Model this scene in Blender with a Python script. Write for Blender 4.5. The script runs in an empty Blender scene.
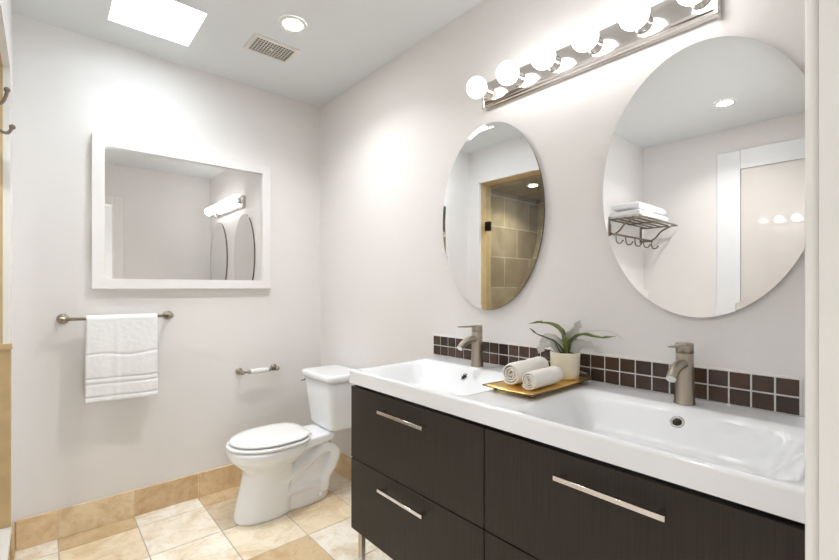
import bpy, bmesh, math, random
from mathutils import Vector, Matrix, noise

scene = bpy.context.scene
COL = scene.collection

# ------------------------------------------------------------------ camera, world, exposure
CAM_Z = 1.194
cam_data = bpy.data.cameras.new('camera')
cam = bpy.data.objects.new('camera', cam_data)
COL.objects.link(cam)
cam.location = (0.0, 0.0, CAM_Z)
cam.rotation_euler = (math.radians(90), 0, math.radians(-41.248))
cam_data.sensor_width = 36.0
cam_data.sensor_fit = 'HORIZONTAL'
cam_data.lens = 427.5 / 839 * 36.0
cam_data.shift_y = 8.0 / 839
cam_data.clip_start = 0.01
scene.camera = cam

world = bpy.data.worlds.new('world')
world.use_nodes = True
world.node_tree.nodes['Background'].inputs[0].default_value = (0.9, 0.95, 1.0, 1)
world.node_tree.nodes['Background'].inputs[1].default_value = 0.3
scene.world = world

scene.view_settings.view_transform = 'Standard'
scene.view_settings.look = 'None'
scene.view_settings.gamma = 1.0
scene.view_settings.use_curve_mapping = False
scene.view_settings.exposure = 2.12

BULB = 2.1          # globe bulbs
BULB_DIM = 0.5       # leftmost, dimmer globe
SKY = 8.2           # skylight diffuser
DOWN = 30.0          # recessed lamps
HALL_W = 9.0         # fill light set in an added, unseen hall window
ROOM_W = 1.35        # what each recessed lamp throws down


def area_light(name, loc, size, watts, color=(1, 1, 1), shape='SQUARE', spread=180):
    l = bpy.data.lights.new(name, 'AREA')
    l.shape = shape
    l.size = size
    l.energy = watts
    l.color = color
    l.spread = math.radians(spread)
    o = bpy.data.objects.new(name, l)
    o.location = loc
    COL.objects.link(o)
    return o


hw = area_light('hall_fill_light', (0.80, -1.33, 0.75), 1.1, HALL_W, (0.90, 0.955, 1.0))  # fill light added behind the doorway, in a made-up window
hw.data.shape = 'RECTANGLE'
hw.data.size_y = 0.9
hw.rotation_euler = (math.radians(90), 0, 0)

# ------------------------------------------------------------------ room numbers (metres)
XR, YB, H = 1.431, 2.67, 2.44          # right wall, back wall, ceiling
XL = -1.21                             # left wall of the near part
XS, YS = -0.11, 1.56                   # shower block: side plane and near plane
YF = 0.052                             # front wall, room side

# ------------------------------------------------------------------ materials


def new_mat(name):
    m = bpy.data.materials.new(name)
    m.use_nodes = True
    nt = m.node_tree
    return m, nt, nt.nodes['Principled BSDF']


def srgb(r, g, b):
    def f(c):
        c /= 255.0
        return c / 12.92 if c <= 0.04045 else ((c + 0.055) / 1.055) ** 2.4
    return (f(r), f(g), f(b), 1.0)


def plain(name, col, rough=0.5, metal=0.0, coat=0.0, bump=0.0, bump_scale=200.0, vary=0.0, vary_scale=8.0, stretch=(1, 1, 1), sheen=0.0):
    m, nt, p = new_mat(name)
    p.inputs['Base Color'].default_value = col
    p.inputs['Roughness'].default_value = rough
    p.inputs['Metallic'].default_value = metal
    p.inputs['Coat Weight'].default_value = coat
    p.inputs['Coat Roughness'].default_value = 0.03
    p.inputs['Coat IOR'].default_value = 2.2 if coat > 0.9 else 1.5
    p.inputs['Sheen Weight'].default_value = sheen
    if bump or vary:
        tc = nt.nodes.new('ShaderNodeTexCoord')
        mp = nt.nodes.new('ShaderNodeMapping')
        mp.inputs['Scale'].default_value = stretch
        nt.links.new(tc.outputs['Object'], mp.inputs['Vector'])
    if vary:
        nz = nt.nodes.new('ShaderNodeTexNoise')
        nz.inputs['Scale'].default_value = vary_scale
        nz.inputs['Detail'].default_value = 6
        nt.links.new(mp.outputs[0], nz.inputs['Vector'])
        mx = nt.nodes.new('ShaderNodeMix')
        mx.data_type = 'RGBA'
        mx.inputs['A'].default_value = tuple(c * (1 - vary) for c in col[:3]) + (1,)
        mx.inputs['B'].default_value = tuple(min(1, c * (1 + vary)) for c in col[:3]) + (1,)
        nt.links.new(nz.outputs['Fac'], mx.inputs['Factor'])
        nt.links.new(mx.outputs['Result'], p.inputs['Base Color'])
    if bump:
        nb = nt.nodes.new('ShaderNodeTexNoise')
        nb.inputs['Scale'].default_value = bump_scale
        nb.inputs['Detail'].default_value = 3
        nt.links.new(mp.outputs[0], nb.inputs['Vector'])
        b = nt.nodes.new('ShaderNodeBump')
        b.inputs['Strength'].default_value = bump
        b.inputs['Distance'].default_value = 0.002
        nt.links.new(nb.outputs['Fac'], b.inputs['Height'])
        nt.links.new(b.outputs['Normal'], p.inputs['Normal'])
    return m


def emit(name, col, strength):
    m, nt, p = new_mat(name)
    p.inputs['Base Color'].default_value = (0.9, 0.9, 0.9, 1)
    p.inputs['Emission Color'].default_value = col
    p.inputs['Emission Strength'].default_value = strength
    return m


def stone(name, rough=0.35):
    """travertine: base tint from the tile's own colour attribute, clouded and pitted"""
    m, nt, p = new_mat(name)
    at = nt.nodes.new('ShaderNodeAttribute')
    at.attribute_name = 'tint'
    tc = nt.nodes.new('ShaderNodeTexCoord')
    n1 = nt.nodes.new('ShaderNodeTexNoise')
    n1.inputs['Scale'].default_value = 7
    n1.inputs['Detail'].default_value = 8
    n1.inputs['Roughness'].default_value = 0.65
    n1.inputs['Distortion'].default_value = 0.8
    nt.links.new(tc.outputs['Object'], n1.inputs['Vector'])
    r1 = nt.nodes.new('ShaderNodeValToRGB')
    r1.color_ramp.elements[0].position = 0.36
    r1.color_ramp.elements[0].color = (0.88, 0.79, 0.65, 1)
    r1.color_ramp.elements[1].position = 0.56
    r1.color_ramp.elements[1].color = (1.08, 1.08, 1.08, 1)
    nt.links.new(n1.outputs['Fac'], r1.inputs['Fac'])
    mul = nt.nodes.new('ShaderNodeMix')
    mul.data_type = 'RGBA'
    mul.blend_type = 'MULTIPLY'
    mul.inputs['Factor'].default_value = 1.0
    nt.links.new(at.outputs['Color'], mul.inputs['A'])
    nt.links.new(r1.outputs['Color'], mul.inputs['B'])
    n2 = nt.nodes.new('ShaderNodeTexNoise')
    n2.inputs['Scale'].default_value = 45
    n2.inputs['Detail'].default_value = 6
    nt.links.new(tc.outputs['Object'], n2.inputs['Vector'])
    r2 = nt.nodes.new('ShaderNodeValToRGB')
    r2.color_ramp.elements[0].position = 0.33
    r2.color_ramp.elements[0].color = (0.80, 0.72, 0.60, 1)
    r2.color_ramp.elements[1].position = 0.47
    r2.color_ramp.elements[1].color = (1, 1, 1, 1)
    nt.links.new(n2.outputs['Fac'], r2.inputs['Fac'])
    mul2 = nt.nodes.new('ShaderNodeMix')
    mul2.data_type = 'RGBA'
    mul2.blend_type = 'MULTIPLY'
    mul2.inputs['Factor'].default_value = 0.4
    nt.links.new(mul.outputs['Result'], mul2.inputs['A'])
    nt.links.new(r2.outputs['Color'], mul2.inputs['B'])
    nt.links.new(mul2.outputs['Result'], p.inputs['Base Color'])
    p.inputs['Roughness'].default_value = rough
    return m


M = {}
M['wall'] = plain('wall_paint', srgb(237, 234, 232), 0.6, bump=0.10, bump_scale=260)
M['ceiling'] = plain('ceiling_paint', srgb(228, 231, 232), 0.7, bump=0.06, bump_scale=260)
M['trim'] = plain('trim_paint', srgb(240, 238, 234), 0.35)
M['trim_cool'] = plain('casing_paint', srgb(238, 240, 243), 0.35)
M['door'] = plain('glossy_door_paint', srgb(226, 221, 216), 0.25, coat=1.0)
M['stone'] = stone('travertine')
M['grout'] = plain('grout', srgb(196, 186, 170), 0.8)
M['ceramic'] = plain('white_ceramic', srgb(247, 249, 252), 0.12, coat=0.4)
M['plastic'] = plain('white_plastic', srgb(246, 246, 246), 0.2)
M['nickel'] = plain('brushed_nickel', srgb(176, 167, 154), 0.30, 1.0, bump=0.05, bump_scale=90, stretch=(1, 1, 12))
M['chrome'] = plain('chrome', srgb(215, 213, 210), 0.10, 1.0)
M['bar_nickel'] = plain('satin_nickel', srgb(214, 209, 205), 0.13, 1.0)
M['rack_metal'] = plain('aged_nickel', srgb(168, 158, 145), 0.35, 1.0)
M['dark_nickel'] = plain('dark_nickel', srgb(134, 124, 112), 0.35, 1.0)
M['mirror'] = plain('mirror_silver', (0.90, 0.90, 0.895, 1), 0.0, 1.0)
M['mirror_edge'] = plain('mirror_edge', srgb(112, 106, 98), 0.25, 0.3)
M['black'] = plain('hole_shade', srgb(22, 21, 20), 0.6)
M['dark_metal'] = plain('dark_bronze', srgb(48, 42, 36), 0.4, 1.0)
M['terry'] = plain('terry_cloth', srgb(246, 246, 247), 0.9, bump=0.7, bump_scale=420, sheen=0.3)
M['cream_terry'] = plain('cream_terry', srgb(253, 250, 244), 0.9, bump=0.7, bump_scale=500, sheen=0.3)
M['pot'] = plain('cream_pot_glaze', srgb(240, 232, 208), 0.4, vary=0.03, vary_scale=20)
M['soil'] = plain('mossy_soil', srgb(92, 80, 42), 0.95, bump=1.0, bump_scale=160, vary=0.5, vary_scale=60)
M['gold'] = plain('gold_leaf', srgb(244, 204, 118), 0.30, 1.0, vary=0.12, vary_scale=30)
M['pewter'] = plain('pewter', srgb(120, 112, 104), 0.4, 1.0)
M['leaf'] = plain('green_leaf', srgb(112, 124, 58), 0.45, vary=0.35, vary_scale=35)
M['leaf_dark'] = plain('dark_leaf', srgb(76, 84, 50), 0.45, vary=0.35, vary_scale=35)
M['leaf_grey'] = plain('silver_leaf', srgb(206, 205, 200), 0.5, vary=0.12, vary_scale=30)
M['slat'] = plain('vent_plastic', srgb(226, 222, 215), 0.5)
M['shade_panel'] = plain('vent_shade', srgb(34, 31, 28), 0.9)
M['bulb'] = emit('lit_globe', (1.0, 0.99, 0.985, 1), BULB)
M['bulb_dim'] = emit('dim_globe', (1.0, 0.965, 0.93, 1), BULB_DIM)
M['lens'] = emit('lit_lens', (1.0, 0.98, 0.95, 1), DOWN)
M['sky'] = emit('skylight_diffuser', (0.89, 0.95, 1.0, 1), SKY)

# dark wood with fine vertical grain
m, nt, p = new_mat('black_brown_wood')
tc = nt.nodes.new('ShaderNodeTexCoord')
mp = nt.nodes.new('ShaderNodeMapping')
mp.inputs['Scale'].default_value = (260, 260, 5)
nt.links.new(tc.outputs['Object'], mp.inputs['Vector'])
nz = nt.nodes.new('ShaderNodeTexNoise')
nz.inputs['Scale'].default_value = 1.0
nz.inputs['Detail'].default_value = 5
nz.inputs['Roughness'].default_value = 0.6
nt.links.new(mp.outputs[0], nz.inputs['Vector'])
rp = nt.nodes.new('ShaderNodeValToRGB')
rp.color_ramp.elements[0].position = 0.33
rp.color_ramp.elements[0].color = srgb(38, 33, 28)
rp.color_ramp.elements[1].position = 0.70
rp.color_ramp.elements[1].color = srgb(54, 47, 40)
nt.links.new(nz.outputs['Fac'], rp.inputs['Fac'])
nt.links.new(rp.outputs['Color'], p.inputs['Base Color'])
p.inputs['Roughness'].default_value = 0.5
p.inputs['Specular IOR Level'].default_value = 0.35
bp = nt.nodes.new('ShaderNodeBump')
bp.inputs['Strength'].default_value = 0.15
bp.inputs['Distance'].default_value = 0.001
nt.links.new(nz.outputs['Fac'], bp.inputs['Height'])
nt.links.new(bp.outputs['Normal'], p.inputs['Normal'])
M['wood'] = m

# brown backsplash glass, tint of each tile from its attribute
m, nt, p = new_mat('brown_tile')
at = nt.nodes.new('ShaderNodeAttribute')
at.attribute_name = 'tint'
nz = nt.nodes.new('ShaderNodeTexNoise')
tc = nt.nodes.new('ShaderNodeTexCoord')
mp = nt.nodes.new('ShaderNodeMapping')
mp.inputs['Scale'].default_value = (40, 40, 260)
nt.links.new(tc.outputs['Object'], mp.inputs['Vector'])
nt.links.new(mp.outputs[0], nz.inputs['Vector'])
nz.inputs['Scale'].default_value = 1.0
nz.inputs['Detail'].default_value = 4
rp = nt.nodes.new('ShaderNodeValToRGB')
rp.color_ramp.elements[0].color = (0.70, 0.68, 0.66, 1)
rp.color_ramp.elements[1].color = (1.3, 1.3, 1.3, 1)
nt.links.new(nz.outputs['Fac'], rp.inputs['Fac'])
mul = nt.nodes.new('ShaderNodeMix')
mul.data_type = 'RGBA'
mul.blend_type = 'MULTIPLY'
mul.inputs['Factor'].default_value = 1.0
nt.links.new(at.outputs['Color'], mul.inputs['A'])
nt.links.new(rp.outputs['Color'], mul.inputs['B'])
nt.links.new(mul.outputs['Result'], p.inputs['Base Color'])
p.inputs['Roughness'].default_value = 0.22
M['brown_tile'] = m

# clear shower glass
m, nt, p = new_mat('clear_glass')
nt.nodes.remove(p)
out = nt.nodes['Material Output']
tr = nt.nodes.new('ShaderNodeBsdfTransparent')
tr.inputs['Color'].default_value = (0.93, 0.96, 0.94, 1)
gl = nt.nodes.new('ShaderNodeBsdfGlossy')
gl.inputs['Roughness'].default_value = 0.0
lw = nt.nodes.new('ShaderNodeLayerWeight')
lw.inputs['Blend'].default_value = 0.5
pw = nt.nodes.new('ShaderNodeMath')
pw.operation = 'POWER'
pw.inputs[1].default_value = 5.0
nt.links.new(lw.outputs['Facing'], pw.inputs[0])
fr = nt.nodes.new('ShaderNodeMath')
fr.operation = 'MULTIPLY_ADD'
fr.inputs[1].default_value = 0.96
fr.inputs[2].default_value = 0.04
nt.links.new(pw.outputs[0], fr.inputs[0])
mx = nt.nodes.new('ShaderNodeMixShader')
nt.links.new(fr.outputs[0], mx.inputs[0])
nt.links.new(tr.outputs[0], mx.inputs[1])
nt.links.new(gl.outputs[0], mx.inputs[2])
nt.links.new(mx.outputs[0], out.inputs['Surface'])
M['glass'] = m


# shower wall tile: grid of joints over clouded stone; axes = which object coordinates run along the wall
def wall_tile(name, ax, light, dark):
    m, nt, p = new_mat(name)
    tc = nt.nodes.new('ShaderNodeTexCoord')
    sp = nt.nodes.new('ShaderNodeSeparateXYZ')
    cb = nt.nodes.new('ShaderNodeCombineXYZ')
    nt.links.new(tc.outputs['Object'], sp.inputs[0])
    nt.links.new(sp.outputs[ax], cb.inputs['X'])
    nt.links.new(sp.outputs['Z' if ax != 'Z' else 'Y'], cb.inputs['Y'])
    br = nt.nodes.new('ShaderNodeTexBrick')
    br.offset = 0.5
    br.inputs['Scale'].default_value = 1.0
    br.inputs['Brick Width'].default_value = 0.42
    br.inputs['Row Height'].default_value = 0.30
    br.inputs['Mortar Size'].default_value = 0.005
    br.inputs['Color1'].default_value = light
    br.inputs['Color2'].default_value = dark
    br.inputs['Mortar'].default_value = srgb(206, 192, 166)
    nt.links.new(cb.outputs[0], br.inputs['Vector'])
    nz = nt.nodes.new('ShaderNodeTexNoise')
    nz.inputs['Scale'].default_value = 6
    nz.inputs['Detail'].default_value = 8
    nt.links.new(tc.outputs['Object'], nz.inputs['Vector'])
    rp = nt.nodes.new('ShaderNodeValToRGB')
    rp.color_ramp.elements[0].position = 0.3
    rp.color_ramp.elements[0].color = (0.72, 0.68, 0.6, 1)
    rp.color_ramp.elements[1].position = 0.7
    rp.color_ramp.elements[1].color = (1.05, 1.05, 1.05, 1)
    nt.links.new(nz.outputs['Fac'], rp.inputs['Fac'])
    mul = nt.nodes.new('ShaderNodeMix')
    mul.data_type = 'RGBA'
    mul.blend_type = 'MULTIPLY'
    mul.inputs['Factor'].default_value = 1.0
    nt.links.new(br.outputs['Color'], mul.inputs['A'])
    nt.links.new(rp.outputs['Color'], mul.inputs['B'])
    nt.links.new(mul.outputs['Result'], p.inputs['Base Color'])
    p.inputs['Roughness'].default_value = 0.4
    return m


TAN, TAN2 = srgb(186, 168, 140), srgb(150, 132, 104)
M['tile_x'] = wall_tile('shower_tile_along_x', 'X', TAN, TAN2)
M['tile_y'] = wall_tile('shower_tile_along_y', 'Y', TAN, TAN2)
M['jamb_tile'] = plain('jamb_travertine', srgb(206, 178, 132), 0.45, vary=0.18, vary_scale=16)

# ------------------------------------------------------------------ mesh helpers
ORIGIN = {}


def obj(name, bm, mat, parent=None, base=None, smooth=False, kind=None):
    """one mesh object from a bmesh given in world coordinates"""
    org = Vector(ORIGIN[parent.name]) if parent else Vector(base or (0, 0, 0))
    bmesh.ops.translate(bm, verts=bm.verts, vec=-org)
    me = bpy.data.meshes.new(name)
    bm.normal_update()
    bm.to_mesh(me)
    bm.free()
    for mt in (mat if isinstance(mat, (list, tuple)) else [mat]):
        me.materials.append(mt)
    if smooth:
        me.polygons.foreach_set('use_smooth', [True] * len(me.polygons))
    o = bpy.data.objects.new(name, me)
    COL.objects.link(o)
    if parent:
        o.parent = parent
    else:
        o.location = org
    ORIGIN[o.name] = org
    if kind:
        o['kind'] = kind
    return o


def thing(name, label, cat, loc, group=None):
    o = bpy.data.objects.new(name, None)
    o.empty_display_size = 0.05
    COL.objects.link(o)
    o.location = loc
    ORIGIN[o.name] = Vector(loc)
    return tag(o, label, cat, group)


def tag(o, label, cat, group=None):
    o['label'] = label
    o['category'] = cat
    if group:
        o['group'] = group
    return o


def copy_tree(o, parent=None):
    c = o.copy()
    COL.objects.link(c)
    c.parent = parent
    for ch in [x for x in bpy.data.objects if x.parent == o]:
        copy_tree(ch, c)
    return c


def struct(name, bm, mat, smooth=False):
    return obj(name, bm, mat, None, None, smooth, 'structure')


def box(bm, lo, hi, bevel=0.0, seg=2, mi=0):
    r = bmesh.ops.create_cube(bm, size=1.0)
    vs = r['verts']
    for v in vs:
        v.co = Vector([lo[i] + (v.co[i] + 0.5) * (hi[i] - lo[i]) for i in range(3)])
    fs = set(f for v in vs for f in v.link_faces)
    for f in fs:
        f.material_index = mi
    if bevel:
        es = list(set(e for v in vs for e in v.link_edges))
        r = bmesh.ops.bevel(bm, geom=es, offset=bevel, segments=seg, profile=0.5, affect='EDGES')
        for f in r['faces']:
            f.material_index = mi
            f.smooth = True
    return bm


def B(*args, **k):
    return box(bmesh.new(), *args, **k)


def basis(d):
    d = d.normalized()
    a = Vector((0, 0, 1)) if abs(d.z) < 0.9 else Vector((1, 0, 0))
    u = d.cross(a).normalized()
    return u, d.cross(u).normalized()


def catmull(pts, n=6):
    pts = [Vector(p) for p in pts]
    out = []
    P = [2 * pts[0] - pts[1]] + pts + [2 * pts[-1] - pts[-2]]
    for i in range(1, len(P) - 2):
        p0, p1, p2, p3 = P[i - 1:i + 3]
        for k in range(n):
            t = k / n
            out.append(0.5 * ((2 * p1) + (p2 - p0) * t + (2 * p0 - 5 * p1 + 4 * p2 - p3) * t * t + (3 * p1 - p0 - 3 * p2 + p3) * t ** 3))
    out.append(pts[-1])
    return out


def tube(bm, pts, r, n=12, smooth=True, cap=True):
    """round tube through points; r is a number or a list"""
    pts = [Vector(p) for p in pts]
    rings = []
    u = v = None
    for i, p in enumerate(pts):
        d = (pts[min(i + 1, len(pts) - 1)] - pts[max(i - 1, 0)]).normalized()
        if u is None:
            u, v = basis(d)
        else:
            u = (u - d * u.dot(d)).normalized()
            v = d.cross(u).normalized()
        rr = r[i] if isinstance(r, (list, tuple)) else r
        rings.append([bm.verts.new(p + (u * math.cos(a) + v * math.sin(a)) * rr) for a in [2 * math.pi * k / n for k in range(n)]])
    loft(bm, rings, cap, smooth)
    return bm


def loft(bm, rings, cap=True, smooth=True, mi=0):
    n = len(rings[0])
    for a, b in zip(rings, rings[1:]):
        for k in range(n):
            f = bm.faces.new((a[k], a[(k + 1) % n], b[(k + 1) % n], b[k]))
            f.smooth = smooth
            f.material_index = mi
    if cap:
        bm.faces.new(list(reversed(rings[0]))).material_index = mi
        bm.faces.new(rings[-1]).material_index = mi
    bmesh.ops.recalc_face_normals(bm, faces=bm.faces)


def lathe(bm, center, axis, prof, n=32, smooth=True, cap=True):
    """prof: list of (distance along axis, radius)"""
    c, d = Vector(center), Vector(axis).normalized()
    u, v = basis(d)
    rings = []
    for h, r in prof:
        r = max(r, 1e-5)
        rings.append([bm.verts.new(c + d * h + (u * math.cos(a) + v * math.sin(a)) * r) for a in [2 * math.pi * k / n for k in range(n)]])
    loft(bm, rings, cap, smooth)
    return bm


def sphere_prof(r, h0=0.0, n=10, neck=None):
    """profile of a ball of radius r whose centre is at h0"""
    out = []
    for k in range(n + 1):
        a = math.pi * k / n
        out.append((h0 - r * math.cos(a), r * math.sin(a)))
    return out


def ring_verts(bm, pts):
    return [bm.verts.new(p) for p in pts]


def set_tint(o, tints):
    """colour attribute per face -> corners"""
    me = o.data
    at = me.color_attributes.new('tint', 'FLOAT_COLOR', 'CORNER')
    for poly in me.polygons:
        for li in poly.loop_indices:
            at.data[li].color = tints[poly.index]


# ------------------------------------------------------------------ SETTING
# floor: 30 cm travertine tiles on a grout bed, hall included
def tile_floor():
    rnd = random.Random(11)
    bm = bmesh.new()
    tints = []
    box(bm, (XL - 0.1, -1.4, -0.06), (XR + 0.1, YB + 0.1, -0.002), mi=1)
    tints += [srgb(200, 190, 174)] * len(bm.faces)
    ivory = [(246, 241, 232), (248, 243, 235), (243, 236, 225), (246, 239, 228)]
    tan = (208, 184, 148)
    special = {(2, 1): (216, 200, 176), (2, -1): (214, 190, 152), (3, 0): (238, 222, 194), (1, 0): (246, 238, 224), (1, 1): (243, 235, 222),
               (0, 1): (238, 222, 196), (2, 0): (242, 230, 208), (3, -1): (245, 238, 226), (1, -1): (246, 239, 228), (0, 0): (248, 243, 236),
               (3, 1): (228, 204, 162)}
    px, py = 0.3035, 0.31
    x0, y0 = 0.048, 1.91
    g = 0.0028
    for i in range(-5, 6):
        for j in range(-11, 4):
            a, b = x0 + i * px, y0 + j * py
            lo = (max(a + g, XL - 0.09), max(b + g, -1.39))
            hi = (min(a + px - g, XR + 0.09), min(b + py - g, YB + 0.09))
            if hi[0] - lo[0] < 0.005 or hi[1] - lo[1] < 0.005:
                continue
            c = special.get((i, j))
            if c is None:
                c = tan if rnd.random() < 0.15 else rnd.choice(ivory)
            n0 = len(bm.faces)
            vs = [bm.verts.new((x, y, 0.0)) for x, y in ((lo[0], lo[1]), (hi[0], lo[1]), (hi[0], hi[1]), (lo[0], hi[1]))]
            vb = [bm.verts.new((v.co.x, v.co.y, -0.003)) for v in vs]
            bm.faces.new(vs)
            for k in range(4):
                bm.faces.new((vs[k], vb[k], vb[(k + 1) % 4], vs[(k + 1) % 4]))
            tints += [srgb(*c)] * (len(bm.faces) - n0)
    o = struct('floor', bm, [M['stone'], M['grout']])
    set_tint(o, tints)


tile_floor()

KX0, KX1, KY0, KY1, KD = 0.222, 0.556, 2.099, 2.444, 0.30      # skylight well through the ceiling
bm = bmesh.new()
box(bm, (XL - 0.1, -1.4, H), (KX0, YB + 0.1, H + KD))
box(bm, (KX1, -1.4, H), (XR + 0.1, YB + 0.1, H + KD))
box(bm, (KX0, -1.4, H), (KX1, KY0, H + KD))
box(bm, (KX0, KY1, H), (KX1, YB + 0.1, H + KD))
struct('ceiling', bm, M['ceiling'])
struct('wall_back', B((XL - 0.1, YB, 0.0), (XR + 0.1, YB + 0.1, H)), M['wall'])
struct('wall_right', B((XR, -1.4, 0.0), (XR + 0.1, YB, H)), M['wall'])
struct('wall_left', B((XL - 0.1, -1.4, 0.0), (XL, YB, H)), M['wall'])
bm = bmesh.new()                             # hall behind the doorway, with an unseen window added to let in light
box(bm, (XL, -1.4, 0.0), (0.22, -1.3, H))
box(bm, (1.38, -1.4, 0.0), (XR, -1.3, H))
box(bm, (0.22, -1.4, 0.0), (1.38, -1.3, 0.30))
box(bm, (0.22, -1.4, 1.22), (1.38, -1.3, H))
struct('wall_hall', bm, M['wall'])
bm = bmesh.new()
for lo, hi in (((0.22, -1.32, 0.30), (0.27, -1.29, 1.22)), ((1.33, -1.32, 0.30), (1.38, -1.29, 1.22)), ((0.27, -1.32, 0.30), (1.33, -1.29, 0.35)), ((0.27, -1.32, 1.17), (1.33, -1.29, 1.22)),
               ((0.78, -1.315, 0.35), (0.82, -1.295, 1.17))):
    box(bm, lo, hi, 0.003, 1)
struct('added_window_1', bm, M['trim'])  # frame of the added window around the fill light
DX0, DX1, DZ = -0.235, 0.533, 2.045          # doorway in the front wall
bm = bmesh.new()
box(bm, (XL, -0.07, 0.0), (DX0, YF, H))
box(bm, (DX1, -0.07, 0.0), (XR, YF, H))
box(bm, (DX0, -0.07, DZ), (DX1, YF, H))
struct('wall_front', bm, M['wall'])

# doorway lining and casing (the camera stands in it)
bm = bmesh.new()
box(bm, (0.521, -0.07, 0.0), (DX1, YF, DZ - 0.012))
box(bm, (DX0, -0.07, 0.0), (DX0 + 0.012, YF, DZ - 0.012))
box(bm, (DX0, -0.07, DZ - 0.012), (DX1, YF, DZ))
struct('trim_1', bm, M['trim'])
bm = bmesh.new()
box(bm, (0.527, YF, 0.0), (0.606, YF + 0.0105, DZ + 0.075), 0.0045)
box(bm, (DX0 - 0.075, YF, 0.0), (DX0 + 0.006, YF + 0.0105, DZ + 0.075), 0.0045)
box(bm, (DX0 + 0.0065, YF, DZ - 0.006), (0.5265, YF + 0.0105, DZ + 0.075), 0.0045)
struct('trim_2', bm, M['trim'])

# left wall: closed door in a wide flat casing
bm = bmesh.new()
box(bm, (XL, 0.846, 0.0), (XL + 0.022, 0.998, 2.255), 0.003)
box(bm, (XL, YF + 0.001, 2.11), (XL + 0.022, 0.8455, 2.255), 0.003)
struct('trim_3', bm, M['trim_cool'])
d = struct('door_1', B((XL, YF + 0.004, 0.005), (XL + 0.010, 0.844, 2.108), 0.001), M['door'])
bm = bmesh.new()
lathe(bm, (XL + 0.010, 0.14, 0.95), (1, 0, 0), [(0, 0.026), (0.006, 0.026), (0.010, 0.010), (0.035, 0.010), (0.040, 0.024), (0.055, 0.028), (0.066, 0.018), (0.068, 0.001)], 24)
ORIGIN['door_1'] = Vector((0, 0, 0))
obj('door_knob', bm, M['nickel'], d)

# shower block in the far left corner
SO0, SO1, SZ0, SZ1 = 1.78, 2.54, 0.17, 2.14    # its opening
bm = bmesh.new()
box(bm, (XL, YS, 0.0), (XS, YS + 0.10, H))                 # near side
box(bm, (-0.26, YS + 0.10, 0.0), (XS, SO0 - 0.01, H))      # piece beside the opening
box(bm, (-0.26, SO1 + 0.01, 0.0), (XS, YB, H))             # piece by the back wall
box(bm, (-0.26, SO0 - 0.01, SZ1 + 0.01), (XS, SO1 + 0.01, H))
struct('wall_shower', bm, M['wall'])
struct('wall_shower_back', B((XL, YB - 0.012, 0.0), (-0.26, YB, 2.20)), M['tile_x'])
bm = B((XL, YS + 0.10, 0.0), (XL + 0.012, YB - 0.012, 2.20))
struct('wall_shower_left', bm, M['tile_y'])
struct('wall_shower_near', B((XL + 0.012, YS + 0.10, 0.0), (-0.26, YS + 0.112, 2.20)), M['tile_x'])
struct('wall_shower_inner', B((-0.272, YS + 0.112, 0.0), (-0.26, SO0 - 0.01, 2.20)), M['tile_y'])
struct('ceiling_shower', B((XL + 0.012, YS + 0.112, SZ1 + 0.012), (-0.26, YB - 0.012, SZ1 + 0.06)), M['tile_x'])
# tiled lining of the opening: it stops short of the white corner above, reaches it below the cap
bm = bmesh.new()
box(bm, (-0.272, SO1, SZ0), (-0.134, SO1 + 0.01, SZ1))
box(bm, (-0.134, SO1, SZ0), (XS + 0.001, SO1 + 0.01, 0.955))
box(bm, (-0.272, SO0 - 0.01, SZ0), (-0.134, SO0, SZ1))
box(bm, (-0.134, SO0 - 0.01, SZ0), (XS + 0.001, SO0, 0.955))
box(bm, (-0.272, SO0 - 0.01, SZ1), (-0.134, SO1 + 0.01, SZ1 + 0.012))
box(bm, (-0.15, SO1 - 0.006, 0.93), (XS + 0.006, SO1 + 0.01, 0.957), 0.003)
struct('trim_4', bm, M['jamb_tile'])
bm = bmesh.new()
box(bm, (-0.134, SO1 - 0.001, 0.957), (XS, SO1 + 0.01, SZ1))
box(bm, (-0.134, SO0 + 0.001, SZ1 - 0.001), (XS, SO1 - 0.001, SZ1 + 0.01))
box(bm, (-0.134, SO0 - 0.01, 0.957), (XS, SO0 + 0.001, SZ1))
struct('trim_5', bm, M['trim'])
bm = B((-0.272, SO0, 0.0), (XS, SO1, 0.14))
struct('trim_6', bm, M['jamb_tile'])
struct('trim_7', B((-0.28, SO0, 0.14), (XS + 0.004, SO1, SZ0), 0.004), M['trim'])


# tile baseboards
def baseboard(name, pieces, cols, grout_gap=0.0015):
    bm = bmesh.new()
    tints = []
    for (lo, hi), c in zip(pieces, cols):
        n0 = len(bm.faces)
        box(bm, lo, hi, 0.002, 1)
        tints += [srgb(*c)] * (len(bm.faces) - n0)
    lo = [min(p[0][i] for p in pieces) for i in range(3)]      # pale grout bed behind the tiles
    hi = [max(p[1][i] for p in pieces) for i in range(3)]
    if name != 'baseboard_shower':
        n0 = len(bm.faces)
        w = [0.0012, 0.0012, 0.0]
        w[0 if hi[0] - lo[0] > 0.1 else 1] = 0.0
        box(bm, [lo[i] + w[i] for i in range(3)], (hi[0], hi[1], hi[2] - 0.001))
        tints += [srgb(226, 216, 198)] * (len(bm.faces) - n0)
    o = struct(name, bm, M['stone'])
    set_tint(o, tints)


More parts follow.
